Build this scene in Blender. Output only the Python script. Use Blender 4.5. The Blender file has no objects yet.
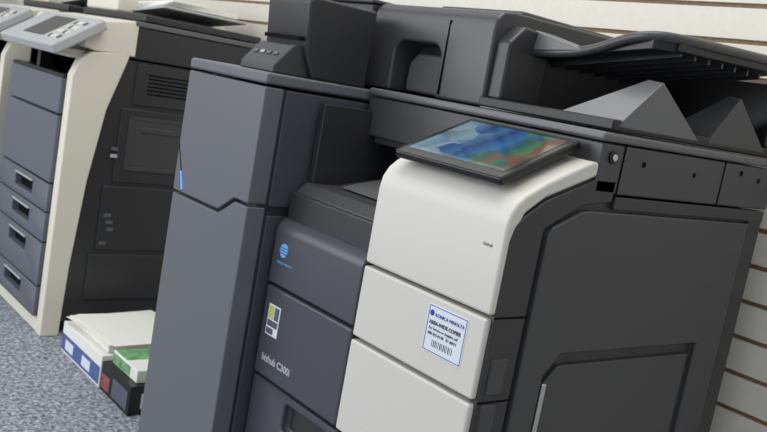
import bpy, bmesh, math, random
from mathutils import Matrix, Vector
random.seed(3)
S=bpy.context.scene
S.view_settings.view_transform='Standard'
# ---------------------------------------------------------------- materials
def mat(name,col,rough=.5,spec=.5,metal=0,noise=0,nscale=300,bump=0,emit=None):
    m=bpy.data.materials.new(name);m.use_nodes=True
    nt=m.node_tree;b=nt.nodes['Principled BSDF']
    b.inputs['Base Color'].default_value=(*col,1)
    b.inputs['Roughness'].default_value=rough
    b.inputs['Specular IOR Level'].default_value=spec
    b.inputs['Metallic'].default_value=metal
    if noise or bump:
        tc=nt.nodes.new('ShaderNodeTexCoord');n=nt.nodes.new('ShaderNodeTexNoise')
        n.inputs['Scale'].default_value=nscale;n.inputs['Detail'].default_value=3
        nt.links.new(tc.outputs['Object'],n.inputs['Vector'])
        if noise:
            r=nt.nodes.new('ShaderNodeValToRGB')
            r.color_ramp.elements[0].position=.35;r.color_ramp.elements[1].position=.65
            r.color_ramp.elements[0].color=tuple(c*(1-noise) for c in col)+(1,)
            r.color_ramp.elements[1].color=tuple(min(1,c*(1+noise)) for c in col)+(1,)
            nt.links.new(n.outputs['Fac'],r.inputs['Fac']);nt.links.new(r.outputs['Color'],b.inputs['Base Color'])
        if bump:
            bp=nt.nodes.new('ShaderNodeBump');bp.inputs['Strength'].default_value=bump;bp.inputs['Distance'].default_value=.002
            nt.links.new(n.outputs['Fac'],bp.inputs['Height']);nt.links.new(bp.outputs['Normal'],b.inputs['Normal'])
    if emit:
        b.inputs['Emission Color'].default_value=(*emit[0],1);b.inputs['Emission Strength'].default_value=emit[1]
    return m
M_slate=mat('slate_plastic',(.125,.130,.148),.35,.5,noise=.05,nscale=900,bump=.05)
M_slate2=mat('slate_front_plastic',(.060,.063,.076),.35,.5,noise=.05,nscale=900,bump=.05)
M_dark=mat('charcoal_plastic',(.029,.029,.032),.36,.5,noise=.08,nscale=900,bump=.08)
M_dark2=mat('charcoal_plastic_light',(.051,.051,.055),.36,.5,noise=.06,nscale=900,bump=.06)
M_mid=mat('gray_plastic',(.115,.116,.124),.34,.5,noise=.05,nscale=900,bump=.05)
M_black=mat('black_plastic',(.010,.010,.011),.35,.4,noise=.1,nscale=600)
M_gap=mat('seam_black',(.004,.004,.005),.8,.1,noise=.1)
M_white=mat('warm_white_plastic',(.63,.61,.56),.42,.35,noise=.015,nscale=700,bump=.03)
M_white2=mat('beige_plastic',(.72,.68,.58),.45,.4,noise=.02,nscale=700,bump=.03)
M_lgray=mat('light_gray_plastic',(.42,.43,.43),.4,.5,noise=.02,nscale=700)
M_blueg=mat('blue_gray_plastic',(.115,.125,.152),.45,.4,noise=.03,nscale=700)
M_metal=mat('brushed_metal',(.6,.6,.6),.3,.5,1,noise=.05)
M_paper=mat('paper_white',(.78,.77,.72),.7,.2,noise=.02,nscale=80)
M_label=mat('label_white',(.70,.74,.80),.5,.3,noise=.01)
M_print=mat('print_blue',(.03,.08,.35),.6,.2,noise=.05)
M_printk=mat('print_gray',(.10,.11,.15),.6,.2,noise=.05)
M_logo=mat('logo_blue',(.15,.42,.85),.4,.4,noise=.02)
M_text=mat('text_silver',(.42,.44,.47),.4,.4,noise=.02)
M_yel=mat('print_yellow',(.50,.52,.18),.5,.3,noise=.05)
M_green=mat('print_green',(.16,.36,.17),.6,.3,noise=.3,nscale=40)
M_red=mat('print_red',(.25,.08,.07),.6,.3,noise=.25,nscale=40)
M_cblue=mat('carton_blue',(.08,.13,.32),.6,.3,noise=.1,nscale=40)
M_led=mat('led_blue',(.05,.2,.9),.4,.4,noise=.01,emit=((.1,.35,1),.9))
M_glass=mat('platen_glass',(.02,.022,.024),.10,.6,noise=.01)

# ---------------------------------------------------------------- helpers
def root(name,loc=(0,0,0)):
    e=bpy.data.objects.new(name,None);e.empty_display_size=.1;e.location=loc
    S.collection.objects.link(e);return e
def par(o,p):
    if p:
        o.parent=p;o.matrix_parent_inverse=Matrix.Translation(p.location).inverted()
def finish(name,bm,m,parent,bev=0,seg=3,smooth=True):
    bmesh.ops.recalc_face_normals(bm,faces=bm.faces)
    me=bpy.data.meshes.new(name);bm.to_mesh(me);bm.free()
    o=bpy.data.objects.new(name,me);S.collection.objects.link(o)
    me.materials.append(m)
    par(o,parent)
    if bev:
        b=o.modifiers.new('bev','BEVEL');b.width=bev;b.segments=seg;b.limit_method='ANGLE';b.angle_limit=math.radians(25);b.harden_normals=True
        for p in me.polygons:p.use_smooth=True
    return o
def prism(name,axis,poly,a0,a1,m,parent=None,bev=0,seg=3):
    """poly in remaining axes order: x->(y,z), y->(x,z), z->(x,y)"""
    bm=bmesh.new();A=[];B=[]
    for (p,q) in poly:
        if axis=='x':c0,c1=(a0,p,q),(a1,p,q)
        elif axis=='y':c0,c1=(p,a0,q),(p,a1,q)
        else:c0,c1=(p,q,a0),(p,q,a1)
        A.append(bm.verts.new(c0));B.append(bm.verts.new(c1))
    n=len(poly);bm.faces.new(A);bm.faces.new(B[::-1])
    for i in range(n):bm.faces.new((A[i],A[(i+1)%n],B[(i+1)%n],B[i]))
    return finish(name,bm,m,parent,bev,seg)
def box(name,x0,x1,y0,y1,z0,z1,m,parent=None,bev=.003,seg=2):
    return prism(name,'z',[(x0,y0),(x1,y0),(x1,y1),(x0,y1)],z0,z1,m,parent,bev,seg)
def hexa(name,v,m,parent=None,bev=0):
    bm=bmesh.new();V=[bm.verts.new(c) for c in v]
    for f in [(0,1,2,3),(4,5,6,7),(0,1,5,4),(1,2,6,5),(2,3,7,6),(3,0,4,7)]:bm.faces.new([V[i] for i in f])
    return finish(name,bm,m,parent,bev)
def cyl(name,c,axis,r,l,m,parent=None,bev=0,n=32):
    poly=[(r*math.cos(2*math.pi*i/n),r*math.sin(2*math.pi*i/n)) for i in range(n)]
    i={'x':0,'y':1,'z':2}[axis];o=[k for k in range(3) if k!=i]
    poly=[(p+c[o[0]],q+c[o[1]]) for p,q in poly]
    return prism(name,axis,poly,c[i]-l/2,c[i]+l/2,m,parent,bev)
def cut(o,cutters):
    bv=[x for x in o.modifiers if x.type=='BEVEL'];ws=[(x.width,x.segments) for x in bv]
    for x in bv:o.modifiers.remove(x)
    for c in cutters:
        b=o.modifiers.new('cut','BOOLEAN');b.object=c;b.operation='DIFFERENCE';b.solver='EXACT'
    for w,s in ws:
        nb=o.modifiers.new('bev','BEVEL');nb.width=w;nb.segments=s;nb.limit_method='ANGLE';nb.angle_limit=math.radians(25);nb.harden_normals=True
    bpy.context.view_layer.update()
    dg=bpy.context.evaluated_depsgraph_get();dg.update()
    me=bpy.data.meshes.new_from_object(o.evaluated_get(dg))
    o.modifiers.clear();o.data=me
    for c in cutters:bpy.data.objects.remove(c,do_unlink=True)
    return o
def text(name,s,loc,size,m,parent,rot=(math.pi/2,0,0),bold=0):
    cu=bpy.data.curves.new(name,'FONT');cu.body=s;cu.size=size;cu.extrude=.0003;cu.offset=bold
    t=bpy.data.objects.new(name,cu);S.collection.objects.link(t)
    dg=bpy.context.evaluated_depsgraph_get();dg.update()
    me=bpy.data.meshes.new_from_object(t.evaluated_get(dg));bpy.data.objects.remove(t,do_unlink=True)
    o=bpy.data.objects.new(name,me);S.collection.objects.link(o);me.materials.clear();me.materials.append(m)
    o.location=loc;o.rotation_euler=rot;par(o,parent);return o
def arc(cx,cy,r,a0,a1,n=8):
    return [(cx+r*math.cos(math.radians(a0+(a1-a0)*i/n)),cy+r*math.sin(math.radians(a0+(a1-a0)*i/n))) for i in range(n+1)]
def place(o,M):
    o.matrix_basis=M
    return o

# ---------------------------------------------------------------- room
M_carpet=bpy.data.materials.new('carpet');M_carpet.use_nodes=True
nt=M_carpet.node_tree;b=nt.nodes['Principled BSDF'];b.inputs['Roughness'].default_value=.95;b.inputs['Specular IOR Level'].default_value=.1
tc=nt.nodes.new('ShaderNodeTexCoord');n=nt.nodes.new('ShaderNodeTexNoise');n.inputs['Scale'].default_value=75;n.inputs['Detail'].default_value=6;n.inputs['Roughness'].default_value=.75;n.inputs['Distortion'].default_value=.6
r=nt.nodes.new('ShaderNodeValToRGB');e=r.color_ramp.elements
e[0].position=.36;e[0].color=(.085,.095,.115,1);e[1].position=.63;e[1].color=(.58,.61,.66,1)
x=r.color_ramp.elements.new(.5);x.color=(.26,.28,.315,1)
nt.links.new(tc.outputs['Object'],n.inputs['Vector']);nt.links.new(n.outputs['Fac'],r.inputs['Fac']);nt.links.new(r.outputs['Color'],b.inputs['Base Color'])
bp=nt.nodes.new('ShaderNodeBump');bp.inputs['Strength'].default_value=.6;bp.inputs['Distance'].default_value=.006
nt.links.new(n.outputs['Fac'],bp.inputs['Height']);nt.links.new(bp.outputs['Normal'],b.inputs['Normal'])
box('floor',-6.5,3,-4,2.0,-.05,0,M_carpet,None,0)

M_slat=mat('slatwall_cream',(.68,.65,.58),.5,.3,noise=.02,nscale=60)
M_groove=mat('slatwall_groove',(.28,.19,.12),.7,.2,noise=.1,nscale=60)
WY=1.86
bm=bmesh.new()
def bmbox(bm,x0,x1,y0,y1,z0,z1,mi):
    V=[bm.verts.new(c) for c in [(x0,y0,z0),(x1,y0,z0),(x1,y1,z0),(x0,y1,z0),(x0,y0,z1),(x1,y0,z1),(x1,y1,z1),(x0,y1,z1)]]
    for f in [(0,1,2,3),(4,5,6,7),(0,1,5,4),(1,2,6,5),(2,3,7,6),(3,0,4,7)]:
        bm.faces.new([V[i] for i in f]).material_index=mi
bmbox(bm,-6.5,3,WY+.010,WY+.06,0,2.8,1)
pitch=.080;z=1.331-pitch*16.5
while z<2.8:
    bmbox(bm,-6.5,3,WY,WY+.012,max(z,.0),z+pitch-.011,0);z+=pitch
wb=finish('wall_back',bm,M_slat,None,0);wb.data.materials.append(M_groove)
M_paint=mat('wall_paint',(.55,.54,.50),.8,.2,noise=.02,nscale=40)
box('wall_left',-6.55,-6.5,-4,2.0,0,2.8,M_paint,None,0)

# ---------------------------------------------------------------- main printer
mp=root('multifunction_printer',(-1.22,1.35,0))
X0,X1=-1.535,-.903
box('lower_body',X0+.005,X1-.004,1.02,1.70,.03,.80,M_dark,mp,.004)
for i,(cx,cy) in enumerate([(-1.47,1.08),(-.97,1.08),(-1.47,1.64),(-.97,1.64)]):
    cyl('caster_%d'%i,(cx,cy,.022),'x',.022,.03,M_black,mp)
box('upper_right_body',-1.225,X1-.004,1.13,1.70,.80,.935,M_dark,mp,.004)
box('cavity_rear_wall',X0+.005,-1.225,1.52,1.70,.80,.99,M_black,mp,.002)
box('cavity_left_wall',X0+.002,X0+.02,1.06,1.70,.80,.99,M_dark,mp,.002)
prism('exit_block','x',[(1.03,.745),(1.03,.80),(1.05,.822),(1.12,.822),(1.52,.90),(1.52,.745)],X0+.008,-1.227,M_dark2,mp,.004)
prism('output_tray','x',[(1.10,.826),(1.12,.832),(1.50,.915),(1.50,.905),(1.12,.822)],-1.47,-1.24,M_mid,mp,.002)
FY=1.0
prism('front_door_panel','x',[(FY+.03,.607),(FY,.607),(FY,.715)]+arc(FY+.03,.715,.03,180,90,8)[1:]+[(FY+.06,.745),(FY+.06,.607)],X0+.004,-1.228,M_slate2,mp,.004)
box('front_door_panel_lower',X0+.004,-1.228,FY,FY+.03,.409,.601,M_slate2,mp,.006,3)
dr=box('paper_drawer',X0+.004,-.925,FY+.002,FY+.03,.215,.403,M_slate2,mp,.005,3)
cut(dr,[box('c',-1.40,-1.10,FY-.02,FY+.022,.325,.385,M_black,None,.012,4)])
box('drawer_recess',-1.405,-1.095,FY+.022,FY+.028,.32,.39,M_gap,mp,0)
dr2=box('paper_drawer_lower',X0+.004,-.925,FY+.002,FY+.03,.05,.209,M_slate2,mp,.005,3)
cut(dr2,[box('c',-1.40,-1.10,FY-.02,FY+.022,.145,.188,M_black,None,.012,4)])
wp=[(1.0,.731),(1.0,.872),(1.004,.892),(1.014,.909),(1.03,.923),(1.07,.945),(1.12,.967),(1.172,.988),(1.19,.988),(1.19,.965),(1.075,.922),(1.035,.895),(1.022,.865),(1.022,.731)]
prism('white_control_cover','x',wp,-1.225,-.902,M_white,mp,.006,3)
prism('white_cover_core','x',[(1.02,.731),(1.02,.87),(1.035,.90),(1.075,.925),(1.19,.968),(1.19,.731)],-1.222,-.906,M_dark,mp,.003)
prism('corner_side_cover','x',[(1.010,.04),(1.010,.85),(1.016,.873),(1.03,.889),(1.075,.918),(1.19,.962),(1.24,.962),(1.24,.925),(1.165,.915),(1.083,.872),(1.083,.04)],-.92,-.900,M_dark,mp,.003)
box('white_lower_cover',-1.225,-.906,FY,FY+.03,.592,.725,M_white,mp,.005,3)
box('white_drawer_cover',-1.225,-.906,FY-.001,FY+.03,.409,.585,M_white,mp,.005,3)
box('corner_latch',-.905,-.897,1.022,1.06,.60,.66,M_dark2,mp,.003)
box('corner_grip',-.905,-.897,1.018,1.055,.44,.585,M_dark2,mp,.004)
for i,zz in enumerate((.588,.728)):
    box('corner_seam_%d'%i,-.902,-.8988,1.0105,1.083,zz-.0015,zz+.0015,M_gap,mp,0)
door=prism('side_door','x',[(1.09,.12),(1.09,.862),(1.098,.876),(1.162,.905),(1.18,.908),(1.690,.908),(1.690,.12)],-.918,-.895,M_dark2,mp,.0035)
cut(door,[prism('c','x',[(1.150,.17),(1.150,.625),(1.185,.662),(1.600,.662),(1.600,.17)],-.908,-.88,M_dark,None,0)])
ip=prism('side_door_inner_panel','x',[(1.162,.185),(1.162,.610),(1.192,.640),(1.586,.640),(1.586,.185)],-.912,-.8995,M_dark2,mp,.004)
box('side_door_handle',-.906,-.892,1.151,1.162,.50,.612,M_metal,mp,.003)
box('rear_side_strip',-.92,-.899,1.695,1.745,.04,.93,M_dark,mp,.003)
box('side_upper_strip',-.92,-.898,1.245,1.745,.913,.935,M_dark,mp,.002)
sc=box('scanner_body',X0,-.900,1.185,1.755,.938,1.022,M_dark2,mp,.004)
box('scanner_roof',X0-.002,-.897,1.180,1.760,1.024,1.040,M_mid,mp,.006,3)
box('scanner_skirt',-1.5,-1.0,1.19,1.5,.925,.94,M_dark,mp,.002)
for i,(y,zz,s) in enumerate([(1.30,.99,.006),(1.46,.985,.005),(1.62,1.0,.006),(1.69,.99,.006)]):
    box('screw_cap_%d'%i,-.902,-.8985,y,y+s*1.6,zz,zz+s*1.6,M_gap,mp,.001)
cyl('lock_ring',(-.899,1.215,1.0),'x',.011,.006,M_black,mp,.001)
cyl('lock_barrel',(-.896,1.215,1.0),'x',.006,.005,M_metal,mp,.001)
box('scanner_side_seam',-.902,-.8985,1.243,1.246,.935,1.022,M_gap,mp,0)
box('scanner_side_seam_rear',-.902,-.8985,1.56,1.562,.935,1.022,M_gap,mp,0)
# ADF
adf=prism('feeder_body','x',[(1.215,1.043),(1.212,1.19),(1.217,1.212),(1.232,1.226),(1.26,1.230),(1.72,1.235),(1.74,1.043)],-1.605,-1.225,M_dark2,mp,.006,4)
rc=prism('c','y',[(-1.515,1.030),(-1.515,1.120)]+arc(-1.485,1.120,.03,180,90,6)[1:]+arc(-1.395,1.120,.03,90,0,6)+[(-1.365,1.030)],1.10,1.285,M_black,None,0)
cut(adf,[rc])
prism('feeder_grip','y',[(-1.51,1.046),(-1.51,1.108),(-1.485,1.130),(-1.395,1.130),(-1.37,1.108),(-1.37,1.046)],1.255,1.29,M_mid,mp,.008)
box('feeder_seam',-1.352,-1.350,1.2105,1.216,1.05,1.20,M_gap,mp,0)
box('feeder_top_cover',-1.49,-1.245,1.30,1.66,1.228,1.240,M_dark2,mp,.006)
box('feeder_lower_tray',-1.225,-.905,1.205,1.745,1.043,1.062,M_black,mp,.004)
box('feeder_rear_block',-1.225,-.905,1.70,1.75,1.062,1.19,M_black,mp,.006)
prism('feeder_cheek','x',[(1.225,1.06),(1.225,1.17),(1.26,1.205),(1.34,1.20),(1.34,1.06)],-1.228,-1.19,M_dark,mp,.006)
hexa('document_tray',[(-1.22,1.31,1.150),(-.93,1.30,1.190),(-.905,1.36,1.195),(-1.22,1.70,1.150)]+[(-1.22,1.31,1.165),(-.93,1.30,1.21),(-.905,1.36,1.212),(-1.22,1.70,1.165)],M_black,mp,.003)
hexa('document_tray_rear',[(-1.22,1.40,1.150),(-.905,1.34,1.195),(-.895,1.68,1.205),(-1.22,1.70,1.150)]+[(-1.22,1.40,1.164),(-.905,1.34,1.211),(-.895,1.68,1.222),(-1.22,1.70,1.164)],M_black,mp,.003)
for i in range(7):
    y=1.36+i*.045
    hexa('tray_rib_%d'%i,[(-1.2,y,1.143),(-.915,y,1.188),(-.915,y+.006,1.188),(-1.2,y+.006,1.143),(-1.2,y,1.155),(-.915,y,1.198),(-.915,y+.006,1.198),(-1.2,y+.006,1.155)],M_dark,mp,0)
def tube(name,pts,r,m,parent):
    cu=bpy.data.curves.new(name,'CURVE');cu.dimensions='3D';cu.bevel_depth=r;cu.bevel_resolution=3
    sp=cu.splines.new('NURBS');sp.points.add(len(pts)-1);sp.order_u=3;sp.use_endpoint_u=True
    for i,q in enumerate(pts):sp.points[i].co=(*q,1)
    t=bpy.data.objects.new(name,cu);S.collection.objects.link(t)
    dg=bpy.context.evaluated_depsgraph_get();dg.update()
    me=bpy.data.meshes.new_from_object(t.evaluated_get(dg));bpy.data.objects.remove(t,do_unlink=True)
    o=bpy.data.objects.new(name,me);S.collection.objects.link(o);me.materials.clear();me.materials.append(m)
    for p in me.polygons:p.use_smooth=True
    par(o,parent);return o
tube('document_tray_rim',[(-1.21,1.30,1.162),(-1.12,1.30,1.166),(-1.05,1.30,1.180),(-.98,1.295,1.205),(-.93,1.30,1.214),(-.905,1.36,1.216),(-.897,1.5,1.220),(-.893,1.69,1.226)],.009,M_dark2,mp)
hexa('paper_guide',[(-1.20,1.29,1.165),(-1.06,1.29,1.175),(-1.06,1.36,1.175),(-1.20,1.36,1.165)]+[(-1.20,1.295,1.205),(-1.11,1.295,1.185),(-1.11,1.35,1.185),(-1.20,1.35,1.205)],M_mid,mp,.003)
def fin(name,base,apex,m,parent):
    bm=bmesh.new();V=[bm.verts.new(c) for c in base];a=bm.verts.new(apex[0]);b2=bm.verts.new(apex[1])
    bm.faces.new(V);bm.faces.new((V[0],V[1],b2,a));bm.faces.new((V[1],V[2],b2));bm.faces.new((V[2],V[3],a,b2));bm.faces.new((V[3],V[0],a))
    return finish(name,bm,m,parent,.002)
fin('stack_fence',[(-1.05,1.21,1.05),(-.905,1.215,1.05),(-.903,1.46,1.05),(-1.02,1.46,1.05)],[(-.935,1.315,1.140),(-.905,1.318,1.138)],M_mid,mp)
fin('stack_fence_rear',[(-1.02,1.49,1.05),(-.905,1.49,1.05),(-.903,1.70,1.05),(-1.02,1.70,1.05)],[(-.93,1.57,1.146),(-.905,1.572,1.144)],M_dark2,mp)
# touchscreen tablet
M_scr=bpy.data.materials.new('touchscreen_image');M_scr.use_nodes=True
nt=M_scr.node_tree;b=nt.nodes['Principled BSDF'];b.inputs['Roughness'].default_value=.06;b.inputs['Specular IOR Level'].default_value=.7
tc=nt.nodes.new('ShaderNodeTexCoord')
no=nt.nodes.new('ShaderNodeTexVoronoi');no.inputs['Scale'].default_value=4.5
nz=nt.nodes.new('ShaderNodeTexNoise');nz.inputs['Scale'].default_value=3.0;nz.inputs['Detail'].default_value=3
mx=nt.nodes.new('ShaderNodeMixRGB');mx.inputs[0].default_value=.22
nt.links.new(tc.outputs['Generated'],nz.inputs['Vector'])
nt.links.new(tc.outputs['Generated'],mx.inputs[1]);nt.links.new(nz.outputs['Color'],mx.inputs[2]);nt.links.new(mx.outputs[0],no.inputs['Vector'])
sc1=nt.nodes.new('ShaderNodeSeparateXYZ');nt.links.new(no.outputs['Color'],sc1.inputs[0])
sx=nt.nodes.new('ShaderNodeSeparateXYZ');nt.links.new(tc.outputs['Generated'],sx.inputs[0])
m2=nt.nodes.new('ShaderNodeMath');m2.operation='MULTIPLY';m2.inputs[1].default_value=.66;nt.links.new(sx.outputs['X'],m2.inputs[0])
ma=nt.nodes.new('ShaderNodeMath');ma.operation='MULTIPLY_ADD';ma.inputs[1].default_value=.34;nt.links.new(sc1.outputs['X'],ma.inputs[0]);nt.links.new(m2.outputs[0],ma.inputs[2])
cr=nt.nodes.new('ShaderNodeValToRGB');els=cr.color_ramp.elements
cols=[(0,(.05,.07,.09)),(.16,(.10,.15,.18)),(.28,(.05,.10,.16)),(.40,(.012,.03,.09)),(.50,(.02,.07,.17)),(.58,(.015,.05,.06)),(.68,(.04,.11,.045)),(.78,(.02,.06,.06)),(.86,(.10,.05,.03)),(1,(.03,.03,.035))]
els[0].position=0;els[0].color=(*cols[0][1],1);els[1].position=1;els[1].color=(*cols[-1][1],1)
for p_,c_ in cols[1:-1]:
    q=els.new(p_);q.color=(*c_,1)
nt.links.new(ma.outputs[0],cr.inputs['Fac']);nt.links.new(cr.outputs['Color'],b.inputs['Base Color']);nt.links.new(cr.outputs['Color'],b.inputs['Emission Color']);b.inputs['Emission Strength'].default_value=.6
TW,TD=.262,.188;th=math.atan2(.075,.170)
def tpart(name,x0,x1,y0,y1,z0,z1,m,bev):
    o=box(name,x0,x1,y0,y1,z0,z1,m,mp,bev,3)
    return place(o,Matrix.Translation((-1.197,1.0,.938))@Matrix.Rotation(th,4,'X'))
tpart('touchscreen_body',0,TW,0,TD,-.010,.004,M_black,.004)
tpart('touchscreen_bezel',.002,TW-.002,.002,TD-.002,.003,.0052,M_glass,.001)
tpart('touchscreen_display',.014,TW-.014,.022,TD-.014,.005,.0058,M_scr,0)
tpart('touchscreen_neck',.06,.20,.08,.17,-.045,-.008,M_dark,.004)
# labels
box('asset_label',-1.036,-.942,FY-.001,FY+.001,.632,.712,M_label,mp,.0004)
text('asset_label_text','KONICA MINOLTA',(-1.018,FY-.0015,.694),.0082,M_print,mp)
text('asset_label_text_b','AREA-WIDE COPIER',(-1.029,FY-.0015,.680),.0085,M_printk,mp,bold=.0003)
text('asset_label_text_c','For Service or Supplies call',(-1.028,FY-.0015,.671),.0064,M_printk,mp)
text('asset_label_text_d','800-555-0148   ID 20931',(-1.028,FY-.0015,.662),.0068,M_printk,mp)
cyl('asset_label_logo',(-1.026,FY-.001,.698),'y',.005,.0012,M_print,mp)
for i in range(13):
    w=random.choice([.001,.0013,.0018]);xx=-1.015+i*.0040
    box('barcode_bar_%d'%i,xx,xx+w,FY-.0014,FY-.0008,.644,.655,M_printk,mp,0)
for (a,b_,c_,d_) in [(-1.034,-.944,.634,.6352),(-1.034,-.944,.709,.7102)]:
    box('label_border',a,b_,FY-.0014,FY-.0008,c_,d_,M_print,mp,0)
for (a,b_) in [(-1.034,-1.0328),(-.9452,-.944)]:
    box('label_border_side',a,b_,FY-.0014,FY-.0008,.634,.7102,M_print,mp,0)
cyl('brand_roundel',(-1.487,FY-.001,.682),'y',.0145,.003,M_logo,mp,.0005)
for k in (-1,0,1):
    box('roundel_bar',-1.5010,-1.4730,FY-.0032,FY-.002,.682+k*.006-.0008,.682+k*.006+.0008,M_slate2,mp,0)
text('maker_text','KONICA MINOLTA',(-1.508,FY-.0006,.653),.0068,M_logo,mp)
text('model_text','bizhub C300i',(-1.506,FY-.0006,.444),.0205,M_text,mp,bold=.0005)
box('energy_label',-1.508,-1.464,FY-.0012,FY+.001,.500,.565,M_label,mp,.0004)
box('energy_label_yellow',-1.505,-1.486,FY-.0018,FY-.001,.535,.562,M_yel,mp,0)
box('energy_label_dark',-1.505,-1.467,FY-.0018,FY-.001,.519,.532,M_printk,mp,0)
box('energy_label_foot',-1.505,-1.480,FY-.0018,FY-.001,.503,.515,M_printk,mp,0)
box('energy_label_b',-1.483,-1.467,FY-.0018,FY-.001,.535,.562,M_printk,mp,0)
text('white_cover_text','bizhub',(-.945,FY-.0002,.835),.008,M_printk,mp)

# ---------------------------------------------------------------- finisher
fn=root('finisher_unit',(-1.7,1.2,0))
FX0,FX1,FF=-1.885,-1.545,.93
box('finisher_body',FX0+.003,FX1-.002,FF+.02,1.60,.0,1.005,M_dark,fn,.006,3)
prism('upper_door','y',[(FX0,.7275),(-1.665,.7275),(-1.603,.765),(FX1,.765),(FX1,1.005),(FX0,1.005)],FF,FF+.045,M_slate,fn,.0035)
prism('lower_door','y',[(FX0,.05),(FX1,.05),(FX1,.758),(-1.60,.758),(-1.662,.7205),(FX0,.7205)],FF+.001,FF+.045,M_slate,fn,.0035)
box('finisher_top_cover',FX0,FX1+.002,FF-.002,1.60,1.010,1.034,M_slate,fn,.006,3)
box('finisher_side_panel',FX1-.004,FX1+.003,FF+.05,1.40,.06,.742,M_slate2,fn,.002)
box('finisher_side_panel_upper',FX1-.004,FX1+.003,FF+.05,1.40,.762,1.003,M_slate2,fn,.002)
hexa('status_led',[(-1.842,FF-.0015,.735),(-1.836,FF-.0015,.735),(-1.836,FF+.001,.735),(-1.842,FF+.001,.735),(-1.858,FF-.0015,.775),(-1.853,FF-.0015,.775),(-1.853,FF+.001,.775),(-1.858,FF+.001,.775)],M_led,fn)
hexa('accent_line',[(-1.856,FF-.001,.775),(-1.853,FF-.001,.775),(-1.853,FF+.001,.775),(-1.856,FF+.001,.775),(-1.885,FF-.001,.835),(-1.882,FF-.001,.835),(-1.882,FF+.001,.835),(-1.885,FF+.001,.835)],M_gap,fn)
prism('stapler_wedge','x',[(.952,1.034),(.952,1.050),(.992,1.096),(1.03,1.102),(1.05,1.034)],-1.70,-1.565,M_dark2,fn,.004)
prism('stapler_tower','x',[(1.015,1.085),(1.005,1.19),(1.015,1.20),(1.18,1.20),(1.18,1.034),(1.04,1.034)],-1.715,-1.55,M_dark,fn,.006)
box('stapler_slot',-1.70,-1.56,1.0,1.01,1.108,1.116,M_gap,fn,0)
for i in range(4):
    o=box('stapler_button_%d'%i,-.007,.007,-.004,.004,0,.0025,M_mid if i!=1 else M_lgray,fn,.001)
    place(o,Matrix.Translation((-1.675+i*.027,.972,1.0735))@Matrix.Rotation(math.atan2(.046,.040),4,'X'))
box('finisher_upper_tower',-1.84,-1.612,1.21,1.60,1.034,1.222,M_dark,fn,.006)
box('finisher_upper_tower_cap',-1.845,-1.610,1.205,1.60,1.222,1.232,M_dark2,fn,.004)
hexa('stack_tray',[(-1.885,1.10,.54),(-1.885,1.50,.54),(-2.05,1.50,.58),(-2.05,1.10,.58),(-1.885,1.10,.55),(-1.885,1.50,.55),(-2.05,1.50,.59),(-2.05,1.10,.59)],M_dark,fn,.002)

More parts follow.
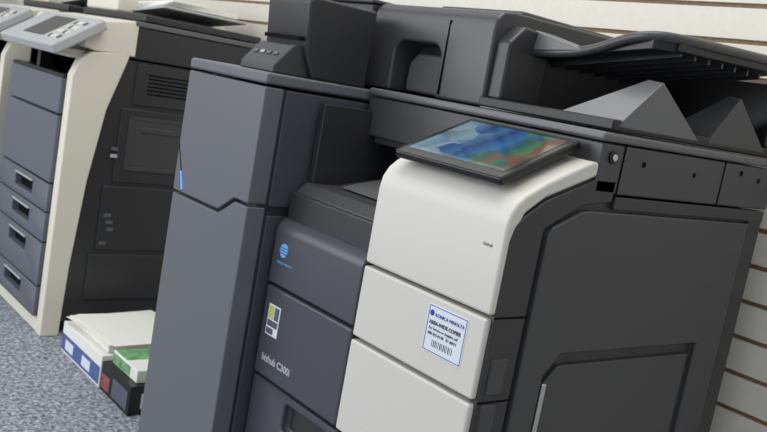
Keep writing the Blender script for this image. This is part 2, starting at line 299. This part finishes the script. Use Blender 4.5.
# ---------------------------------------------------------------- old copier factory
def copier(name,dx,side_light=False):
    r=root(name,(-3.24+dx,1.35,0))
    xr=-2.93+dx;xl=xr-.62
    side=M_dark if not side_light else M_white2
    box('body',xl+.01,xr-.012,1.08,1.72,.05,.98,side,r,.004)
    prism('front_shell_right','x',[(1.035,0.0),(1.035,.90),(1.055,.955),(1.09,.985),(1.225,1.005),(1.213,.96),(1.165,.80),(1.13,.55),(1.108,.25),(1.10,.0)],xr-.050,xr,M_white2,r,.006)
    box('front_shell_bottom',xl,xr-.05,1.04,1.10,.0,.05,M_white2,r,.004)
    zs=[.055,.165,.320,.425,.525,.76]
    for i in range(len(zs)-1):
        d=box('drawer_%d'%i,xl,xr-.054,1.022,1.07,zs[i]+.003,zs[i+1]-.003,M_blueg,r,.004)
        if i<4:
            zt=zs[i+1]-.02
            cut(d,[box('c',xr-.42,xr-.22,.99,1.052,zt-.050,zt,M_black,None,.008,3)])
            box('drawer_recess_%d'%i,xr-.425,xr-.215,1.046,1.056,zt-.055,zt+.004,M_gap,r,0)
            box('drawer_pull_%d'%i,xr-.418,xr-.225,1.018,1.030,zt-.006,zt+.001,M_lgray,r,.002)
    box('upper_front_door',xl,xr-.054,1.020,1.07,.763,.885,M_blueg,r,.006)
    box('output_slot_back',xl+.02,xr-.05,1.08,1.10,.885,.965,M_gap,r,.002)
    box('output_slot_lip',xl,xr-.054,1.024,1.09,.885,.897,M_black,r,.003)
    box('output_slot_roof',xl,xr-.05,1.03,1.10,.955,.985,M_white2,r,.004)
    prism('slot_post','x',[(1.03,.89),(1.03,.96),(1.09,.96),(1.09,.89)],xr-.36,xr-.33,M_black,r,.003)
    prism('scanner_white_front','x',[(1.10,.99),(1.06,1.0),(1.06,1.035),(1.10,1.09),(1.24,1.112),(1.24,.99)],xl,xr,M_white2,r,.006)
    box('scanner_dark_body',xl,xr-.002,1.235,1.73,.985,1.092,side,r,.004)
    box('scanner_deck',xl-.002,xr+.002,1.225,1.735,1.094,1.112,M_mid,r,.004)
    box('platen_cover',xl+.01,xr-.01,1.26,1.72,1.114,1.14,M_dark,r,.006)
    prism('feeder','x',[(1.27,1.14),(1.27,1.19),(1.31,1.23),(1.70,1.23),(1.72,1.14)],xl+.01,xr-.30,M_white2,r,.010)
    hexa('feeder_tray',[(xr-.31,1.33,1.150),(xr-.03,1.33,1.175),(xr-.03,1.66,1.175),(xr-.31,1.66,1.150),(xr-.31,1.33,1.160),(xr-.03,1.33,1.185),(xr-.03,1.66,1.185),(xr-.31,1.66,1.160)],M_lgray,r,.003)
    for k in range(3):
        o=box('paper_stack_%d'%k,-.12,.12,-.14,.14,0,.006,M_paper,r,0)
        place(o,Matrix.Translation((xr-.17,1.49,1.178+k*.007))@Matrix.Rotation(.08*k-.05,4,'Z')@Matrix.Rotation(-.088,4,'Y'))
    cp=box('control_panel',-.53,.05,-.01,.185,-.022,.014,M_lgray,r,.008)
    M=Matrix.Translation((xr-.005,.955,.982))@Matrix.Rotation(math.radians(34),4,'X')
    place(cp,M)
    s=box('control_screen',-.36,-.14,.03,.16,.0135,.0155,M_glass,r,.001);place(s,M)
    for i in range(4):
        for j in range(4):
            kb=box('key_%d_%d'%(i,j),-.09+i*.028,-.073+i*.028,.03+j*.032,.047+j*.032,.013,.018,M_white2 if (i+j)%3 else M_blueg,r,.001);place(kb,M)
    box('panel_arm',xr-.40,xr-.08,1.04,1.10,.97,1.02,M_white2,r,.004)
    if not side_light:
        for i,(y0,y1,z0,z1) in enumerate([(1.255,1.70,.83,.972),(1.22,1.70,.555,.815),(1.19,1.70,.31,.54),(1.17,1.70,.13,.295)]):
            box('side_panel_%d'%i,xr-.014,xr-.005,y0,y1,z0,z1,M_dark,r,.004)
        fr=box('side_door_frame',xr-.008,xr-.001,1.25,1.62,.60,.79,M_dark2,r,.003)
        cut(fr,[box('c',xr-.003,xr+.01,1.262,1.608,.612,.778,M_black,None,0)])
        box('side_grip',xr-.008,xr+.001,1.30,1.46,.735,.755,M_dark2,r,.003)
        for i in range(6):
            box('vent_%d'%i,xr-.006,xr-.0035,1.30,1.45,.87+i*.013,.875+i*.013,M_gap,r,0)
        for i,(y,zz) in enumerate([(1.20,.665),(1.20,.64),(1.205,.43),(1.215,.405),(1.22,.38),(1.20,.33)]):
            box('side_sticker_%d'%i,xr-.006,xr-.0035,y,y+.024,zz,zz+.012,M_mid if i!=1 else M_lgray,r,0)
    return r
copier('office_copier',0)
copier('office_copier',-.78,True)

# ---------------------------------------------------------------- floor boxes
pb=root('paper_box',(-2.6,1.2,0))
box('carton',-2.80,-2.46,1.065,1.42,.0,.100,M_paper,pb,.002)
box('carton_print',-2.795,-2.465,1.0635,1.0655,.008,.062,M_cblue,pb,0)
box('carton_print_end',-2.4612,-2.4595,1.075,1.41,.012,.05,M_cblue,pb,0)
for i in range(2):
    box('carton_label_%d'%i,-2.76+i*.15,-2.69+i*.15,1.0628,1.0635,.018,.050,M_label,pb,0)
box('paper_ream',-2.775,-2.48,1.09,1.40,.1003,.125,M_paper,pb,.003)
for i in range(4):
    o=box('sheet_%d'%i,-.15,.15,-.16,.16,0,.0012,M_paper,pb,0)
    place(o,Matrix.Translation((-2.63+random.uniform(-.02,.02),1.245+random.uniform(-.015,.015),.1255+i*.0014))@Matrix.Rotation(random.uniform(-.15,.15),4,'Z'))
tc_=root('toner_carton',(-2.33,1.2,0))
box('carton',-2.452,-2.235,1.065,1.36,.0,.088,M_black,tc_,.002)
box('carton_print',-2.445,-2.38,1.0635,1.0655,.012,.055,M_red,tc_,0)
box('carton_print_b',-2.36,-2.25,1.0635,1.0655,.012,.068,M_printk,tc_,0)
box('carton_print_end',-2.2362,-2.2345,1.10,1.33,.02,.065,M_label,tc_,0)
br=root('brochure_pack',(-2.33,1.2,0))
box('pack',-2.44,-2.26,1.09,1.34,.088,.125,M_paper,br,.002)
box('pack_print',-2.435,-2.35,1.095,1.335,.1250,.1262,M_green,br,0)
box('pack_print_front',-2.435,-2.31,1.0885,1.0903,.092,.120,M_green,br,0)
ct=root('green_carton',(-2.13,1.3,0))
box('carton',-2.215,-2.06,1.14,1.40,.0,.150,M_paper,ct,.002)
box('carton_top',-2.21,-2.12,1.15,1.39,.150,.1515,M_green,ct,0)
box('carton_front',-2.21,-2.065,1.1385,1.1405,.03,.135,M_green,ct,0)

# ---------------------------------------------------------------- lights
w=bpy.data.worlds.new('World');S.world=w;w.use_nodes=True
w.node_tree.nodes['Background'].inputs[0].default_value=(.91,.955,1,1);w.node_tree.nodes['Background'].inputs[1].default_value=.72
def area(name,loc,tgt,sx,sy,e,col):
    l=bpy.data.lights.new(name,'AREA');l.shape='RECTANGLE';l.size=sx;l.size_y=sy;l.energy=e;l.color=col
    o=bpy.data.objects.new(name,l);S.collection.objects.link(o);o.location=loc
    o.rotation_euler=(Vector(tgt)-Vector(loc)).to_track_quat('-Z','Y').to_euler();return o
area('storefront_window_light',(-3.6,-2.6,1.9),(-2.0,1.1,.7),3.8,2.4,120,(.95,.97,1))
area('ceiling_light',(-1.3,1.0,2.75),(-1.3,1.1,0),2.0,1.2,28,(1,.98,.94))

# ---------------------------------------------------------------- camera
f=886.0;r_=math.radians(10.3);p_=math.radians(8.3);h=math.radians(140.1)
H=Vector((math.cos(h),math.sin(h),0));Z=Vector((0,0,1))
F=H*math.cos(p_)-Z*math.sin(p_);R0=Vector((math.sin(h),-math.cos(h),0));D0=-R0.cross(F)
R=R0*math.cos(r_)-D0*math.sin(r_)
U=-(R0*math.sin(r_)+D0*math.cos(r_))
cam=bpy.data.cameras.new('camera');co=bpy.data.objects.new('camera',cam);S.collection.objects.link(co)
co.matrix_world=Matrix(((R.x,U.x,-F.x,0),(R.y,U.y,-F.y,0),(R.z,U.z,-F.z,1.05),(0,0,0,1)))
cam.sensor_width=36;cam.lens=f*36/767;cam.clip_start=.02
cam.dof.use_dof=True;cam.dof.focus_distance=1.5;cam.dof.aperture_fstop=9
S.camera=co
